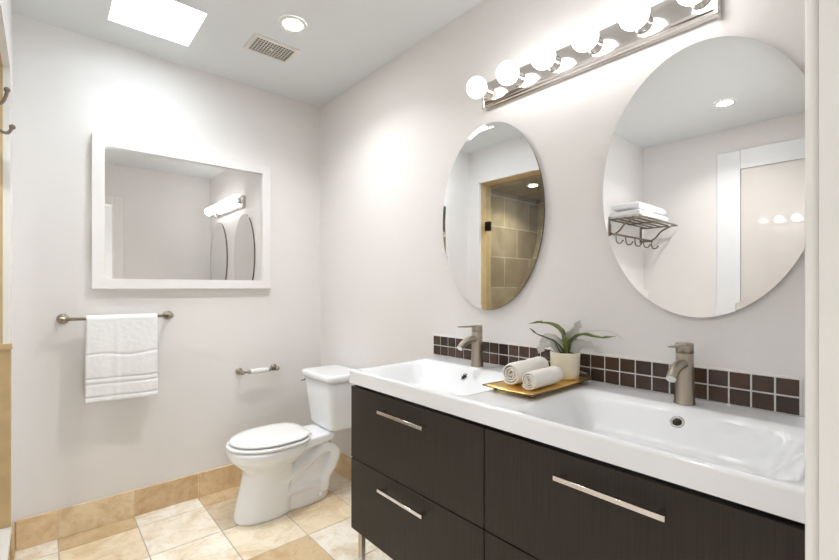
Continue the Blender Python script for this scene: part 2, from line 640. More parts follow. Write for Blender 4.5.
BH = 0.138
xs = [XS + 0.011, 0.0465, 0.350, 0.660, 0.960, 1.265, XR]
baseboard('baseboard_back', [((a + 0.001, YB - 0.011, 0.0), (b - 0.001, YB, BH)) for a, b in zip(xs, xs[1:])],
          [(232, 212, 178), (232, 208, 170), (234, 216, 184), (216, 188, 150), (226, 200, 160), (228, 204, 164)])
ys = [YB - 0.011, 2.46, 2.155, 1.85, 1.545, 1.24, 0.935, 0.63, 0.325, YF + 0.001]
baseboard('baseboard_right', [((XR - 0.011, b + 0.001, 0.0), (XR, a - 0.001, BH)) for a, b in zip(ys, ys[1:])],
          [(224, 196, 152), (216, 184, 138), (228, 206, 168), (224, 200, 160)] * 3)
ys = [YB - 0.011, SO1 + 0.001]
baseboard('baseboard_shower', [((XS, SO1 + 0.001, 0.0), (XS + 0.010, YB - 0.0115, BH)), ((XS, YS, 0.0), (XS + 0.010, SO0 - 0.001, BH))],
          [(216, 188, 146), (216, 188, 146)])

# ------------------------------------------------------------------ VANITY
VX, VY0, VY1, VZ0, VZ1 = 0.930, 0.088, 1.479, 0.228, 0.800
SPLIT = 0.785
van = thing('vanity_cabinet', 'long black-brown wooden vanity cabinet with four drawers on metal legs', 'cabinet', (1.18, 0.78, 0.0))
bm = bmesh.new()
bx0 = VX + 0.020
box(bm, (bx0, VY0, VZ0), (XR - 0.004, VY0 + 0.018, 0.816))
box(bm, (bx0, VY1 - 0.018, VZ0), (XR - 0.004, VY1, 0.816))
box(bm, (bx0, SPLIT - 0.009, VZ0), (XR - 0.004, SPLIT + 0.009, 0.798))
box(bm, (bx0, VY0 + 0.018, VZ0), (XR - 0.004, VY1 - 0.018, VZ0 + 0.018))
box(bm, (XR - 0.020, VY0 + 0.018, VZ0 + 0.018), (XR - 0.004, VY1 - 0.018, 0.798))
box(bm, (bx0, VY0 + 0.018, 0.495), (bx0 + 0.02, VY1 - 0.018, 0.53))
obj('carcass', bm, M['wood'], van)


def drawer(y0, y1, z0, z1, hy, hz):
    bm = B((VX, y0, z0), (VX + 0.019, y1, z1), 0.0015, 1)
    dr = obj('drawer', bm, M['wood'], van)
    bm = bmesh.new()
    hl = 0.121
    box(bm, (VX - 0.034, hy - hl, hz - 0.006), (VX - 0.025, hy + hl, hz + 0.006), 0.0012, 1)
    for s in (-1, 1):
        box(bm, (VX - 0.026, hy + s * (hl - 0.014) - 0.005, hz - 0.005), (VX + 0.0005, hy + s * (hl - 0.014) + 0.005, hz + 0.005))
    obj('handle', bm, M['bar_nickel'], dr)


for (a, b, hy) in ((SPLIT + 0.0015, VY1, 1.135), (VY0, SPLIT - 0.0015, 0.428)):
    drawer(a, b, 0.515, VZ1, hy, 0.748)
    drawer(a, b, VZ0, 0.511, hy, 0.467)
for (x, y) in ((0.966, 1.455), (0.966, 0.12), (1.38, 1.445), (1.38, 0.12)):
    bm = bmesh.new()
    box(bm, (x - 0.011, y - 0.011, 0.0), (x + 0.011, y + 0.011, VZ0), 0.002, 1)
    obj('leg', bm, M['chrome'], van)

# ------------------------------------------------------------------ DOUBLE SINK
SX0, SX1, SY0, SY1, STOP, SBOT = 0.912, XR - 0.001, 0.080, 1.463, 0.872, 0.8175
BAS = [(1.168, 0.305), (0.402, 0.298)]      # basin centre y, half length
BX0, BX1, BDEP = 0.922, 1.314, 0.088


def ease(d, w):
    t = min(1.0, max(0.0, d / w))
    return t * t * (3 - 2 * t)


def basin_z(x, y):
    z = STOP
    for yc, hy in BAS:
        z -= BDEP * ease(x - BX0, 0.075) * ease(BX1 - x, 0.125) * ease(y - yc + hy, 0.11) * ease(yc + hy - y, 0.11)
    return z


sink = thing('double_sink', 'long glossy white ceramic double basin sink top on the dark vanity', 'sink', (1.17, 0.78, SBOT))
bm = bmesh.new()
nx, ny = 56, 150
R = 0.009


def prof(t, lo, hi):
    return lo + t * (hi - lo)


xs_ = [SX0 + R * (1 - math.cos(math.pi / 2 * k / 4)) for k in range(5)] + [prof((k + 1) / nx, SX0 + R, SX1) for k in range(nx)]
ysl = [SY0 + R * (1 - math.cos(math.pi / 2 * k / 4)) for k in range(5)] + [prof((k + 1) / ny, SY0 + R, SY1 - R) for k in range(ny)]
ysl += [SY1 - R + R * math.sin(math.pi / 2 * k / 4) for k in range(1, 5)]


def edge_drop(d):
    if d >= R:
        return 0.0
    return R - math.sqrt(max(0.0, R * R - (R - d) ** 2))


grid = []
for x in xs_:
    row = []
    for y in ysl:
        dz = max(edge_drop(x - SX0), edge_drop(y - SY0), edge_drop(SY1 - y))
        row.append(bm.verts.new((x, y, basin_z(x, y) - dz)))
    grid.append(row)
for i in range(len(xs_) - 1):
    for j in range(len(ysl) - 1):
        bm.faces.new((grid[i][j], grid[i + 1][j], grid[i + 1][j + 1], grid[i][j + 1])).smooth = True
rim = [grid[i][0] for i in range(len(xs_))] + [grid[-1][j] for j in range(1, len(ysl))]
rim += [grid[i][-1] for i in range(len(xs_) - 2, -1, -1)] + [grid[0][j] for j in range(len(ysl) - 2, 0, -1)]
low = [bm.verts.new((v.co.x, v.co.y, SBOT)) for v in rim]
# underside lip running in 6 cm, open beneath the bowls
mid = [bm.verts.new((min(max(v.co.x, SX0 + 0.05), SX1 - 0.05), min(max(v.co.y, SY0 + 0.04), SY1 - 0.04), SBOT)) for v in rim]
n = len(rim)
for k in range(n):
    bm.faces.new((rim[k], low[k], low[(k + 1) % n], rim[(k + 1) % n]))
    try:
        bm.faces.new((low[k], mid[k], mid[(k + 1) % n], low[(k + 1) % n]))
    except ValueError:
        pass
bmesh.ops.remove_doubles(bm, verts=bm.verts, dist=1e-6)
bmesh.ops.recalc_face_normals(bm, faces=bm.faces)
obj('basin_slab', bm, M['ceramic'], sink)
for yc, hy in BAS:
    # overflow high on the back slope, shade inside it a black disc, drain in the bottom
    zt = 0.838
    x = 1.16
    while basin_z(x, yc) < zt:
        x += 0.0005
    e = 0.004
    sl = (basin_z(x + e, yc) - basin_z(x - e, yc)) / (2 * e)
    nrm = Vector((-sl, 0, 1)).normalized()
    c = Vector((x, yc, basin_z(x, yc)))
    bm = bmesh.new()
    lathe(bm, c - nrm * 0.004, nrm, [(0, 0.0175), (0.0055, 0.0175), (0.0070, 0.0150), (0.0055, 0.0108), (0.003, 0.0105)], 28, cap=False)
    ring = obj('overflow_ring', bm, M['chrome'], sink)
    bm = bmesh.new()
    lathe(bm, c - nrm * 0.004, nrm, [(0.0, 0.0112), (0.0046, 0.0112), (0.0047, 0.0)], 24)
    obj('overflow_shade', bm, M['black'], ring)  # black disc, shade of the hole put into its colour
    zc = basin_z(1.125, yc)
    bm = bmesh.new()
    lathe(bm, (1.125, yc, zc - 0.001), (0, 0, 1), [(0, 0.031), (0.002, 0.031), (0.004, 0.027), (0.004, 0.021), (0.001, 0.020), (0.006, 0.018), (0.009, 0.010), (0.0095, 0.0)], 32)
    obj('drain', bm, M['chrome'], sink)

# ------------------------------------------------------------------ FAUCETS
FX = 1.342


def make_faucet(y, label):
    f = thing('faucet', label, 'faucet', (FX, y, STOP), 'single lever faucets')
    bm = bmesh.new()
    lathe(bm, (FX, y, STOP - 0.0005), (0, 0, 1), [(0, 0.0265), (0.004, 0.0268), (0.006, 0.0255), (0.05, 0.0238), (0.11, 0.0222), (0.139, 0.0220), (0.140, 0.0212), (0.1415, 0.0212), (0.1425, 0.0220)], 40)
    obj('body', bm, M['nickel'], f, smooth=False)
    bm = bmesh.new()
    pts = catmull([(FX - 0.012, y, STOP + 0.112), (FX - 0.045, y, STOP + 0.112), (FX - 0.078, y, STOP + 0.102), (FX - 0.103, y, STOP + 0.084)], 6)
    n = len(pts)
    tube(bm, pts, [0.0150 - 0.0025 * k / (n - 1) for k in range(n)], 20)
    sp = obj('spout', bm, M['nickel'], f)
    bm = bmesh.new()
    d = (pts[-1] - pts[-2]).normalized()
    lathe(bm, pts[-1] - d * 0.001, d, [(0, 0.0122), (0.004, 0.0122), (0.0042, 0.0095), (0.003, 0.0)], 20)
    obj('aerator', bm, M['chrome'], sp)
    bm = bmesh.new()
    lathe(bm, (FX, y, STOP + 0.1425), (0, 0, 1), [(0, 0.0222), (0.024, 0.0222), (0.0265, 0.0205), (0.0268, 0.0)], 40)
    cap = obj('lever_cap', bm, M['nickel'], f)
    bm = bmesh.new()
    rings = []
    for k, (dx, w, zz, t) in enumerate(((-0.005, 0.013, 0.1655, 0.004), (-0.04, 0.0105, 0.1655, 0.0035), (-0.08, 0.0085, 0.1665, 0.003), (-0.110, 0.0070, 0.168, 0.0026), (-0.114, 0.004, 0.1685, 0.0016))):
        rings.append(ring_verts(bm, [(FX + dx, y + w * math.cos(a), STOP + zz + t * math.sin(a)) for a in [2 * math.pi * q / 16 for q in range(16)]]))
    loft(bm, rings)
    obj('lever', bm, M['nickel'], cap)
    return f


make_faucet(1.170, 'brushed nickel faucet at the far basin, nearer the toilet')
make_faucet(0.409, 'brushed nickel faucet at the near basin, right of the potted plant')

# ------------------------------------------------------------------ BACKSPLASH
rnd = random.Random(4)
bm = bmesh.new()
BY1, BY0, BZ0, BZ1 = 1.5205, 0.176, 0.8725, 0.967
tints = []
box(bm, (XR - 0.006, BY0 - 0.002, BZ0), (XR - 0.0005, BY1 + 0.002, BZ1 + 0.002), mi=1)
tints += [(0.8, 0.8, 0.78, 1)] * len(bm.faces)
ncol = 27
pitch = (BY1 - BY0) / ncol
for k in range(ncol):
    for r in range(2):
        zb = BZ0 + 0.002 + r * (BZ1 - BZ0 - 0.002) / 2
        zt = zb + (BZ1 - BZ0 - 0.002) / 2 - 0.0044
        n0 = len(bm.faces)
        box(bm, (XR - 0.009, BY1 - (k + 1) * pitch + 0.0022, zb), (XR - 0.005, BY1 - k * pitch - 0.0022, zt), 0.0008, 1)
        v = rnd.uniform(0.8, 1.25)
        c = rnd.choice([(70, 52, 42), (78, 56, 44), (64, 50, 44), (74, 58, 46)])
        t = srgb(*c)
        tints += [(t[0] * v, t[1] * v, t[2] * v, 1)] * (len(bm.faces) - n0)
o = obj('backsplash', bm, [M['brown_tile'], plain('white_grout', srgb(244, 242, 238), 0.7)], None, (XR - 0.005, 0.85, BZ0))
set_tint(o, tints)
tag(o, 'two-row strip of small dark brown wall tiles behind the sink', 'backsplash')

# ------------------------------------------------------------------ OVAL MIRRORS


def oval_mirror(yc, zc, A, label, clips):
    t = thing('oval_mirror', label, 'mirror', (XR, yc, zc - 0.392), 'frameless oval mirrors')
    Bz = 0.397
    n = 96
    bm = bmesh.new()
    rings = []
    for x, s in ((XR - 0.0005, 0.004), (XR - 0.014, 0.0)):
        rings.append(ring_verts(bm, [(x, yc + (A - s) * math.cos(a), zc + (Bz - s) * math.sin(a)) for a in [2 * math.pi * q / n for q in range(n)]]))
    loft(bm, rings, smooth=False)
    obj('backing', bm, M['mirror_edge'], t)
    bm = bmesh.new()
    rings = []
    for x, s in ((XR - 0.0142, 0.0), (XR - 0.0144, 0.018)):
        rings.append(ring_verts(bm, [(x, yc + (A - s) * math.cos(a), zc + (Bz - s) * math.sin(a)) for a in [2 * math.pi * q / n for q in range(n)]]))
    loft(bm, rings, cap=False, smooth=False)
    bm.faces.new(rings[-1])
    bmesh.ops.recalc_face_normals(bm, faces=bm.faces)
    obj('mirror_glass', bm, M['mirror'], t)
    for a in clips:
        a = math.radians(a)
        yy, zz = yc + A * math.cos(a), zc + Bz * math.sin(a)
        d = Vector((0, -math.cos(a), -math.sin(a)))
        bm = bmesh.new()
        box(bm, (XR - 0.020, yy - 0.010, zz - 0.007), (XR - 0.0005, yy + 0.010, zz + 0.007), 0.002, 2)
        obj('clip', bm, M['plastic'], t)


oval_mirror(1.176, 1.497, 0.273, 'frameless oval mirror above the far basin, nearer the toilet', (64,))
oval_mirror(0.400, 1.506, 0.277, 'frameless oval mirror above the near basin, beside the doorway', ())

# ------------------------------------------------------------------ VANITY LIGHT
vl = thing('vanity_light', 'long nickel bar light with six round globe bulbs above the oval mirrors', 'wall light', (XR, 0.767, 1.955))
ly0, ly1, lz0, lz1 = 0.342, 1.192, 1.955, 2.068
bm = bmesh.new()
# stepped profile swept along y
pr = [(XR, lz0), (XR - 0.012, lz0), (XR - 0.014, lz0 + 0.006), (XR - 0.020, lz0 + 0.008), (XR - 0.022, lz0 + 0.015), (XR - 0.029, lz0 + 0.018), (XR - 0.031, lz0 + 0.026)]
pr = pr + [(x, lz0 + lz1 - z) for x, z in reversed(pr)]
rings = [ring_verts(bm, [(x, y, z) for x, z in pr]) for y in (ly0 + 0.012, ly1 - 0.012)]
loft(bm, rings, smooth=False)
obj('back_plate', bm, M['bar_nickel'], vl)
for y0, y1 in ((ly0, ly0 + 0.0125), (ly1 - 0.0125, ly1)):
    bm = bmesh.new()
    box(bm, (XR - 0.035, y0, lz0 - 0.003), (XR - 0.0003, y1, lz1 + 0.003), 0.004, 2)
    obj('end_cap', bm, M['bar_nickel'], vl)
zc = 2.012
for k in range(6):
    y = 1.158 - 0.1548 * k
    bm = bmesh.new()
    lathe(bm, (XR - 0.031, y, zc), (-1, 0, 0), [(-0.002, 0.027), (0.003, 0.027), (0.006, 0.021), (0.030, 0.0195), (0.032, 0.0165), (0.034, 0.0165)], 28)
    so = obj('socket', bm, M['bar_nickel'], vl)
    bm = bmesh.new()
    r = 0.0425
    pf = [(0.026, 0.013), (0.034, 0.014)] + [(0.074 - r * math.cos(a), r * math.sin(a)) for a in [math.radians(q) for q in range(24, 181, 12)]]
    lathe(bm, (XR - 0.031, y, zc), (-1, 0, 0), pf, 32)
    b = obj('globe_bulb', bm, M['bulb_dim'] if k == 0 else M['bulb'], so)
    if k == 0:
        b['label'] = 'dimmer white globe bulb at the far left end'

# ------------------------------------------------------------------ FRAMED MIRROR
fm = thing('wall_mirror', 'rectangular mirror in a flat white frame above the towel bar', 'mirror', (0.62, YB, 1.189))
fx0, fx1, fz0, fz1, fw = 0.174, 1.070, 1.189, 1.957, 0.052
bm = bmesh.new()
outer = [(fx0, fz0), (fx1, fz0), (fx1, fz1), (fx0, fz1)]
inner = [(fx0 + fw, fz0 + fw), (fx1 - fw, fz0 + fw), (fx1 - fw, fz1 - fw), (fx0 + fw, fz1 - fw)]
loops = []
for pts, y in ((outer, YB - 0.0005), (outer, YB - 0.029), ([(a + 0.002 * (1 if a < 0.6 else -1), b + 0.002 * (1 if b < 1.5 else -1)) for a, b in outer], YB - 0.031),
               (inner, YB - 0.031), (inner, YB - 0.006)):
    loops.append(ring_verts(bm, [(a, y, b) for a, b in pts]))
loft(bm, loops, cap=False, smooth=False)
bmesh.ops.recalc_face_normals(bm, faces=bm.faces)
obj('frame', bm, plain('frame_white', srgb(238, 236, 235), 0.4), fm)
obj('mirror_glass', B((fx0 + fw - 0.004, YB - 0.0085, fz0 + fw - 0.004), (fx1 - fw + 0.004, YB - 0.004, fz1 - fw + 0.004)), M['mirror'], fm)

# ------------------------------------------------------------------ TOWEL BAR + TOWEL
BARY, BARZ = 2.602, 1.046


def bar_posts(t, xa, xb, y, z, s=1.0, mat='rack_metal'):
    for x in (xa, xb):
        bm = bmesh.new()
        lathe(bm, (x, YB - 0.0003, z), (0, -1, 0), [(0, 0.024 * s), (0.004, 0.0245 * s), (0.009, 0.021 * s), (0.014, 0.013 * s), (0.026, 0.009 * s), (YB - y - 0.018 * s, 0.0095 * s),
                                          (YB - y - 0.014 * s, 0.014 * s), (YB - y, 0.0165 * s), (YB - y + 0.012 * s, 0.012 * s), (YB - y + 0.016 * s, 0.0)], 24)
        obj('mounting_post', bm, M[mat], t)


tb = thing('towel_bar', 'brushed metal towel bar on the wall under the framed mirror', 'towel bar', (0.28, YB, BARZ))
bar_posts(tb, 0.066, 0.506, BARY, BARZ)
bm = bmesh.new()
tube(bm, [(0.068, BARY, BARZ), (0.504, BARY, BARZ)], 0.0078, 16)
obj('bar', bm, M['rack_metal'], tb)

bm = bmesh.new()
tx0, tx1 = 0.150, 0.444
path = []
zb_back, zb_front = 0.632, 0.642
for k in range(14):
    path.append((2.622 - 0.004 * k / 13, zb_back + (BARZ - 0.006 - zb_back) * k / 13, 1))
for k in range(1, 8):
    a = math.pi * k / 8
    path.append((BARY + 0.0155 * math.cos(a), BARZ - 0.004 + 0.0165 * math.sin(a), 0))
for k in range(140):
    path.append((2.5865 - 0.004 * k / 139, BARZ - 0.006 - (BARZ - 0.006 - zb_front) * k / 139, -1))
nxt = 44
rows = []
for (y, z, s) in path:
    row = []
    for i in range(nxt + 1):
        u = i / nxt
        x = tx0 + (tx1 - tx0) * u
        hang = max(0.0, (BARZ - z) / 0.42)
        dy = 0.0
        if s <= 0:
            dy -= hang * (0.007 * noise.noise((u * 4.0, 0.3, z * 2.0)) + 0.004 * math.sin(u * 9 + 0.6) + 0.004)
            dy -= 0.0035 * math.exp(-((u - 0.42) / 0.03) ** 2) * min(1, hang * 3)        # soft vertical fold
            for zz in (0.752, 0.726, 0.664):                                                     # woven border bands
                dy += 0.0045 * math.exp(-((z - zz) / 0.0055) ** 4)
            dy += 0.0035 * math.exp(-((z - 0.868 - 0.006 * math.sin(u * 8)) / 0.006) ** 2)
            dy -= 0.0012 * noise.noise((u * 26, z * 60, 1.1))
        zz2 = z + (0.004 * math.sin(u * 5 + 1) * hang)
        xx = x - 0.006 * hang * (1 - u)
        row.append(bm.verts.new((xx, y + dy, zz2)))
    rows.append(row)
for a, b in zip(rows, rows[1:]):
    for i in range(nxt):
        bm.faces.new((a[i], a[i + 1], b[i + 1], b[i])).smooth = True
bmesh.ops.recalc_face_normals(bm, faces=bm.faces)
o = obj('hand_towel', bm, M['terry'], None, (0.297, 2.60, 0.64))
md = o.modifiers.new('thickness', 'SOLIDIFY')
md.thickness = 0.006
md.offset = 0.0
tag(o, 'white terry hand towel draped over the towel bar', 'towel')

# ------------------------------------------------------------------ TOILET PAPER HOLDER
tp = thing('toilet_paper_holder', 'small brushed metal toilet paper holder on the wall beside the toilet', 'toilet paper holder', (0.985, YB, 0.69))
PY, PZ = 2.605, 0.690
bar_posts(tp, 0.886, 1.098, PY, PZ, 0.85)
for x0, x1 in ((0.890, 0.930), (1.042, 1.095)):
    bm = bmesh.new()
    pf = [(0, 0.006), (x1 - x0 - 0.012, 0.006), (x1 - x0 - 0.010, 0.013), (x1 - x0, 0.013)]
    if x0 > 1:
        lathe(bm, (x1, PY, PZ), (-1, 0, 0), pf, 20)
    else:
        lathe(bm, (x0, PY, PZ), (1, 0, 0), pf, 20)
    obj('arm', bm, M['rack_metal'], tp)
bm = bmesh.new()
lathe(bm, (0.9305, PY, PZ), (1, 0, 0), [(0, 0.010), (0.002, 0.0155), (0.109, 0.0155), (0.111, 0.010)], 24)
obj('roller', bm, M['plastic'], tp)['label'] = 'white roller'

# ------------------------------------------------------------------ TOILET
TY = 2.25
toilet = thing('toilet', 'white two-piece toilet with closed lid, between the back wall and the vanity', 'toilet', (1.05, TY, 0.0))


def egg(xf, xb, w, z, xm=None, pb=2.4, n=48, pf=2.0):
    """outline: rounded front at xf, fuller back at xb, half width w"""
    xm = xm if xm is not None else xf + 0.52 * (xb - xf)
    out = []
    for k in range(n):
        a = 2 * math.pi * k / n
        c, s = math.cos(a), math.sin(a)
        if c < 0:
            e = 2.0 / pf
            x = xm - (xm - xf) * abs(c) ** e
            y = w * math.copysign(abs(s) ** e, s)
        else:
            e = 2.0 / pb
            x = xm + (xb - xm) * abs(c) ** e
            y = w * math.copysign(abs(s) ** e, s)
        out.append((x, TY + y, z))
    return out


bm = bmesh.new()
lv = [(0.0, 0.722, 1.00, 0.099), (0.015, 0.720, 1.00, 0.101), (0.05, 0.726, 1.00, 0.098), (0.12, 0.742, 1.00, 0.094), (0.19, 0.760, 1.00, 0.094), (0.235, 0.768, 1.01, 0.103),
      (0.262, 0.757, 1.03, 0.122), (0.290, 0.728, 1.06, 0.148), (0.320, 0.700, 1.09, 0.170), (0.345, 0.692, 1.10, 0.178), (0.368, 0.690, 1.11, 0.180), (0.3755, 0.695, 1.105, 0.175)]
rings = [ring_verts(bm, egg(xf, xb, w, z, pb=(4.0 if z < 0.24 else 2.6), pf=2.2)) for z, xf, xb, w in lv]
loft(bm, rings)
# rear foot
rings = [ring_verts(bm, egg(0.90, xb, w, z, xm=1.05, pb=3.0)) for z, xb, w in ((0.0, 1.240, 0.086), (0.02, 1.244, 0.086), (0.06, 1.236, 0.080), (0.10, 1.225, 0.070), (0.20, 1.250, 0.066), (0.27, 1.268, 0.068), (0.31, 1.262, 0.066), (0.36, 1.24, 0.064))]
loft(bm, rings)
# trapway bulging on both sides
for s in (-1, 1):
    pts = catmull([(0.94, TY + s * 0.060, 0.165), (1.00, TY + s * 0.066, 0.195), (1.09, TY + s * 0.068, 0.240), (1.16, TY + s * 0.070, 0.283), (1.225, TY + s * 0.070, 0.287),
                   (1.265, TY + s * 0.068, 0.250), (1.245, TY + s * 0.066, 0.185), (1.205, TY + s * 0.064, 0.13), (1.195, TY + s * 0.06, 0.05)], 5)
    tube(bm, pts, 0.029, 16)
    tube(bm, [(0.96, TY + s * 0.07, 0.10), (1.06, TY + s * 0.07, 0.105), (1.17, TY + s * 0.060, 0.095)], 0.020, 12)
# deck that carries the tank
rings = []
for x, w, z0, z1 in ((1.02, 0.150, 0.325, 0.3755), (1.10, 0.118, 0.322, 0.378), (1.16, 0.112, 0.325, 0.380), (1.235, 0.104, 0.332, 0.380), (1.262, 0.085, 0.340, 0.380)):
    rings.append(ring_verts(bm, [(x, TY - w, z0 + 0.012), (x, TY - w + 0.012, z0), (x, TY + w - 0.012, z0), (x, TY + w, z0 + 0.012),
                                 (x, TY + w, z1 - 0.008), (x, TY + w - 0.008, z1), (x, TY - w + 0.008, z1), (x, TY - w, z1 - 0.008)]))
loft(bm, rings)
o = obj('bowl', bm, M['ceramic'], toilet)
md = o.modifiers.new('merge', 'REMESH')
md.mode = 'VOXEL'
md.voxel_size = 0.0065
md.use_smooth_shade = True
ms = o.modifiers.new('relax', 'SMOOTH')
ms.factor = 0.6
ms.iterations = 9


def rrect(x0, x1, w, z, r=0.03, n=6):
    """rounded rectangle around TY; the front corners (x0 side) are rounder"""
    out = []
    for cx, cy, a0, rr in ((x1, w, 0, 0.015), (x0, w, 90, r), (x0, -w, 180, r), (x1, -w, 270, 0.015)):
        sx = -1 if a0 in (0, 270) else 1
        sy = -1 if cy > 0 else 1
        for k in range(n + 1):
            a = math.radians(a0 + 90 * k / n)
            out.append((cx + sx * rr + rr * math.cos(a), TY + cy + sy * rr + rr * math.sin(a), z))
    return out


bm = bmesh.new()
rings = [ring_verts(bm, rrect(a, b, w, z, 0.035)) for z, a, b, w in ((0.3815, 1.225, 1.37, 0.118), (0.388, 1.208, 1.385, 0.131), (0.41, 1.203, 1.39, 0.136), (0.54, 1.188, 1.40, 0.148), (0.667, 1.176, 1.405, 0.164))]
loft(bm, rings)
tank = obj('tank', bm, M['ceramic'], toilet)
bm = bmesh.new()
rings = [ring_verts(bm, rrect(a, b, w, z, r)) for z, a, b, w, r in ((0.666, 1.170, 1.408, 0.170, 0.036), (0.671, 1.162, 1.412, 0.177, 0.038), (0.695, 1.161, 1.412, 0.178, 0.038), (0.702, 1.165, 1.410, 0.174, 0.036), (0.706, 1.180, 1.402, 0.158, 0.03))]
loft(bm, rings)
obj('tank_lid', bm, M['ceramic'], toilet)
bm = bmesh.new()
lathe(bm, (1.200, TY + 0.157, 0.640), (0, 1, 0), [(0, 0.011), (0.010, 0.011), (0.014, 0.007), (0.0145, 0)], 20)
tube(bm, [(1.195, TY + 0.168, 0.640), (1.180, TY + 0.170, 0.637), (1.168, TY + 0.170, 0.634)], [0.005, 0.0045, 0.0055], 12)
obj('flush_lever', bm, M['chrome'], tank)['label'] = 'small metal flush lever'
bm = bmesh.new()
rings = [ring_verts(bm, egg(xf, xb, w, z, pb=3.0)) for z, xf, xb, w in ((0.3760, 0.697, 1.100, 0.172), (0.3790, 0.690, 1.105, 0.179), (0.3880, 0.688, 1.106, 0.181), (0.3920, 0.694, 1.102, 0.176))]
loft(bm, rings)
obj('seat', bm, M['plastic'], toilet)
bm = bmesh.new()
rings = [ring_verts(bm, egg(xf, xb, w, z, pb=3.0)) for z, xf, xb, w in ((0.3972, 0.714, 1.098, 0.161), (0.3995, 0.705, 1.100, 0.168), (0.4060, 0.703, 1.101, 0.169), (0.4110, 0.710, 1.096, 0.163), (0.4140, 0.740, 1.07, 0.135), (0.4150, 0.80, 1.02, 0.08))]
loft(bm, rings)
obj('lid', bm, M['plastic'], toilet)
for s in (-1, 1):
    bm = bmesh.new()
    box(bm, (1.088, TY + s * 0.062 - 0.018, 0.3785), (1.112, TY + s * 0.062 + 0.018, 0.398), 0.006, 3)
    obj('hinge', bm, M['plastic'], toilet)
for s in (-1, 1):
    bm = bmesh.new()
    lathe(bm, (1.16, TY + s * 0.086, 0.035), (0, s * 0.6, 1), [(0, 0.012), (0.012, 0.011), (0.018, 0.006), (0.0185, 0.0)], 16)
    obj('bolt_cap', bm, M['plastic'], toilet)

# ------------------------------------------------------------------ CEILING FITTINGS
sk = thing('skylight', 'bright square skylight in the ceiling near the back wall', 'skylight', (0.389, 2.272, H + KD))
bm = bmesh.new()
loops = []
for e, z in ((0.02, H + KD), (0.02, H + KD - 0.012), (0.0, H + KD - 0.012), (0.0, H + KD)):
    e = -e
    loops.append(ring_verts(bm, [(KX0 - e, KY0 - e, z), (KX1 + e, KY0 - e, z), (KX1 + e, KY1 + e, z), (KX0 - e, KY1 + e, z)]))
loops = [loops[2], loops[1], loops[0], loops[3]]
loft(bm, loops, cap=False, smooth=False)
obj('frame', bm, M['trim'], sk)
bm = bmesh.new()
rings = []
for f, z in ((0.0, H + KD - 0.002), (0.0, H + KD + 0.004), (0.10, H + KD + 0.030), (0.30, H + KD + 0.048), (0.45, H + KD + 0.052)):
    dx, dy = f * (KX1 - KX0), f * (KY1 - KY0)
    rings.append(ring_verts(bm, [(KX0 + dx, KY0 + dy, z), (KX1 - dx, KY0 + dy, z), (KX1 - dx, KY1 - dy, z), (KX0 + dx, KY1 - dy, z)]))
loft(bm, rings, smooth=False)
obj('diffuser', bm, M['sky'], sk)

vx0, vx1, vy0, vy1 = 0.771, 1.005, 2.094, 2.262
vt = thing('exhaust_vent', 'square slatted exhaust vent in the ceiling beside the downlight', 'vent', ((vx0 + vx1) / 2, (vy0 + vy1) / 2, H))
bm = bmesh.new()
loops = []
ins = 0.020
for e, z in ((0.0, H - 0.0002), (0.0, H - 0.004), (-0.004, H - 0.009), (-ins, H - 0.010), (-ins, H - 0.002)):
    loops.append(ring_verts(bm, [(vx0 - e - (0.018 if 0 else 0), vy0 - e, z), (vx1 + e, vy0 - e, z), (vx1 + e, vy1 + e, z), (vx0 - e, vy1 + e, z)]))
loft(bm, loops, cap=False, smooth=False)
obj('frame', bm, M['slat'], vt)
obj('shade_panel', B((vx0 + 0.005, vy0 + 0.005, H - 0.003), (vx1 - 0.005, vy1 - 0.005, H - 0.0003)), M['shade_panel'], vt)  # thin dark panel, shade of the vent's hollow put into its colour
bm = bmesh.new()
k = 0
gx0, gx1, gy0, gy1 = vx0 + ins, vx1 - ins, vy0 + ins, vy1 - ins
nsl = 13
for k in range(1, nsl):
    x = gx0 + (gx1 - gx0) * k / nsl
    box(bm, (x - 0.0017, gy0, H - 0.0092), (x + 0.0017, gy1, H - 0.0045))
for k in range(1, 7):
    y = gy0 + (gy1 - gy0) * k / 7
    box(bm, (gx0, y - 0.0019, H - 0.0088), (gx1, y + 0.0019, H - 0.0048))
gr = obj('grille', bm, M['slat'], vt)
bm = bmesh.new()
lathe(bm, ((gx0 + gx1) / 2, (gy0 + gy1) / 2, H - 0.004), (0, 0, -1), [(0, 0.011), (0.006, 0.011), (0.0075, 0.008), (0.0076, 0)], 20)
obj('screw_boss', bm, M['slat'], gr)


def downlight(x, y, z, label, group='recessed ceiling lamps', r=0.043, watts=ROOM_W):
    t = thing('downlight', label, 'ceiling light', (x, y, z), group)
    bm = bmesh.new()
    lathe(bm, (x, y, z - 0.0002), (0, 0, -1), [(0, r + 0.022), (0.003, r + 0.021), (0.006, r + 0.012), (0.006, r + 0.002), (0.002, r)], 40, cap=False)
    obj('trim_ring', bm, M['trim'], t)
    bm = bmesh.new()
    lathe(bm, (x, y, z - 0.0004), (0, 0, -1), [(0, r + 0.0025), (0.004, r + 0.0015), (0.006, r * 0.7), (0.0065, 0.0)], 32)
    obj('lens', bm, M['lens'], t)
    area_light('downlight_lamp', (x, y, z - 0.012), 2 * r, watts, (1.0, 0.99, 0.985), 'DISK', 130)
    return t


downlight(0.881, 1.910, H, 'round lit ceiling downlight next to the exhaust vent')
downlight(-0.607, 0.808, H, 'round lit ceiling downlight reflected in the near oval mirror', watts=1.2 * ROOM_W)
downlight(-0.59, 2.30, SZ1 + 0.012, 'round lit downlight in the tiled shower ceiling', r=0.038, watts=1.6)

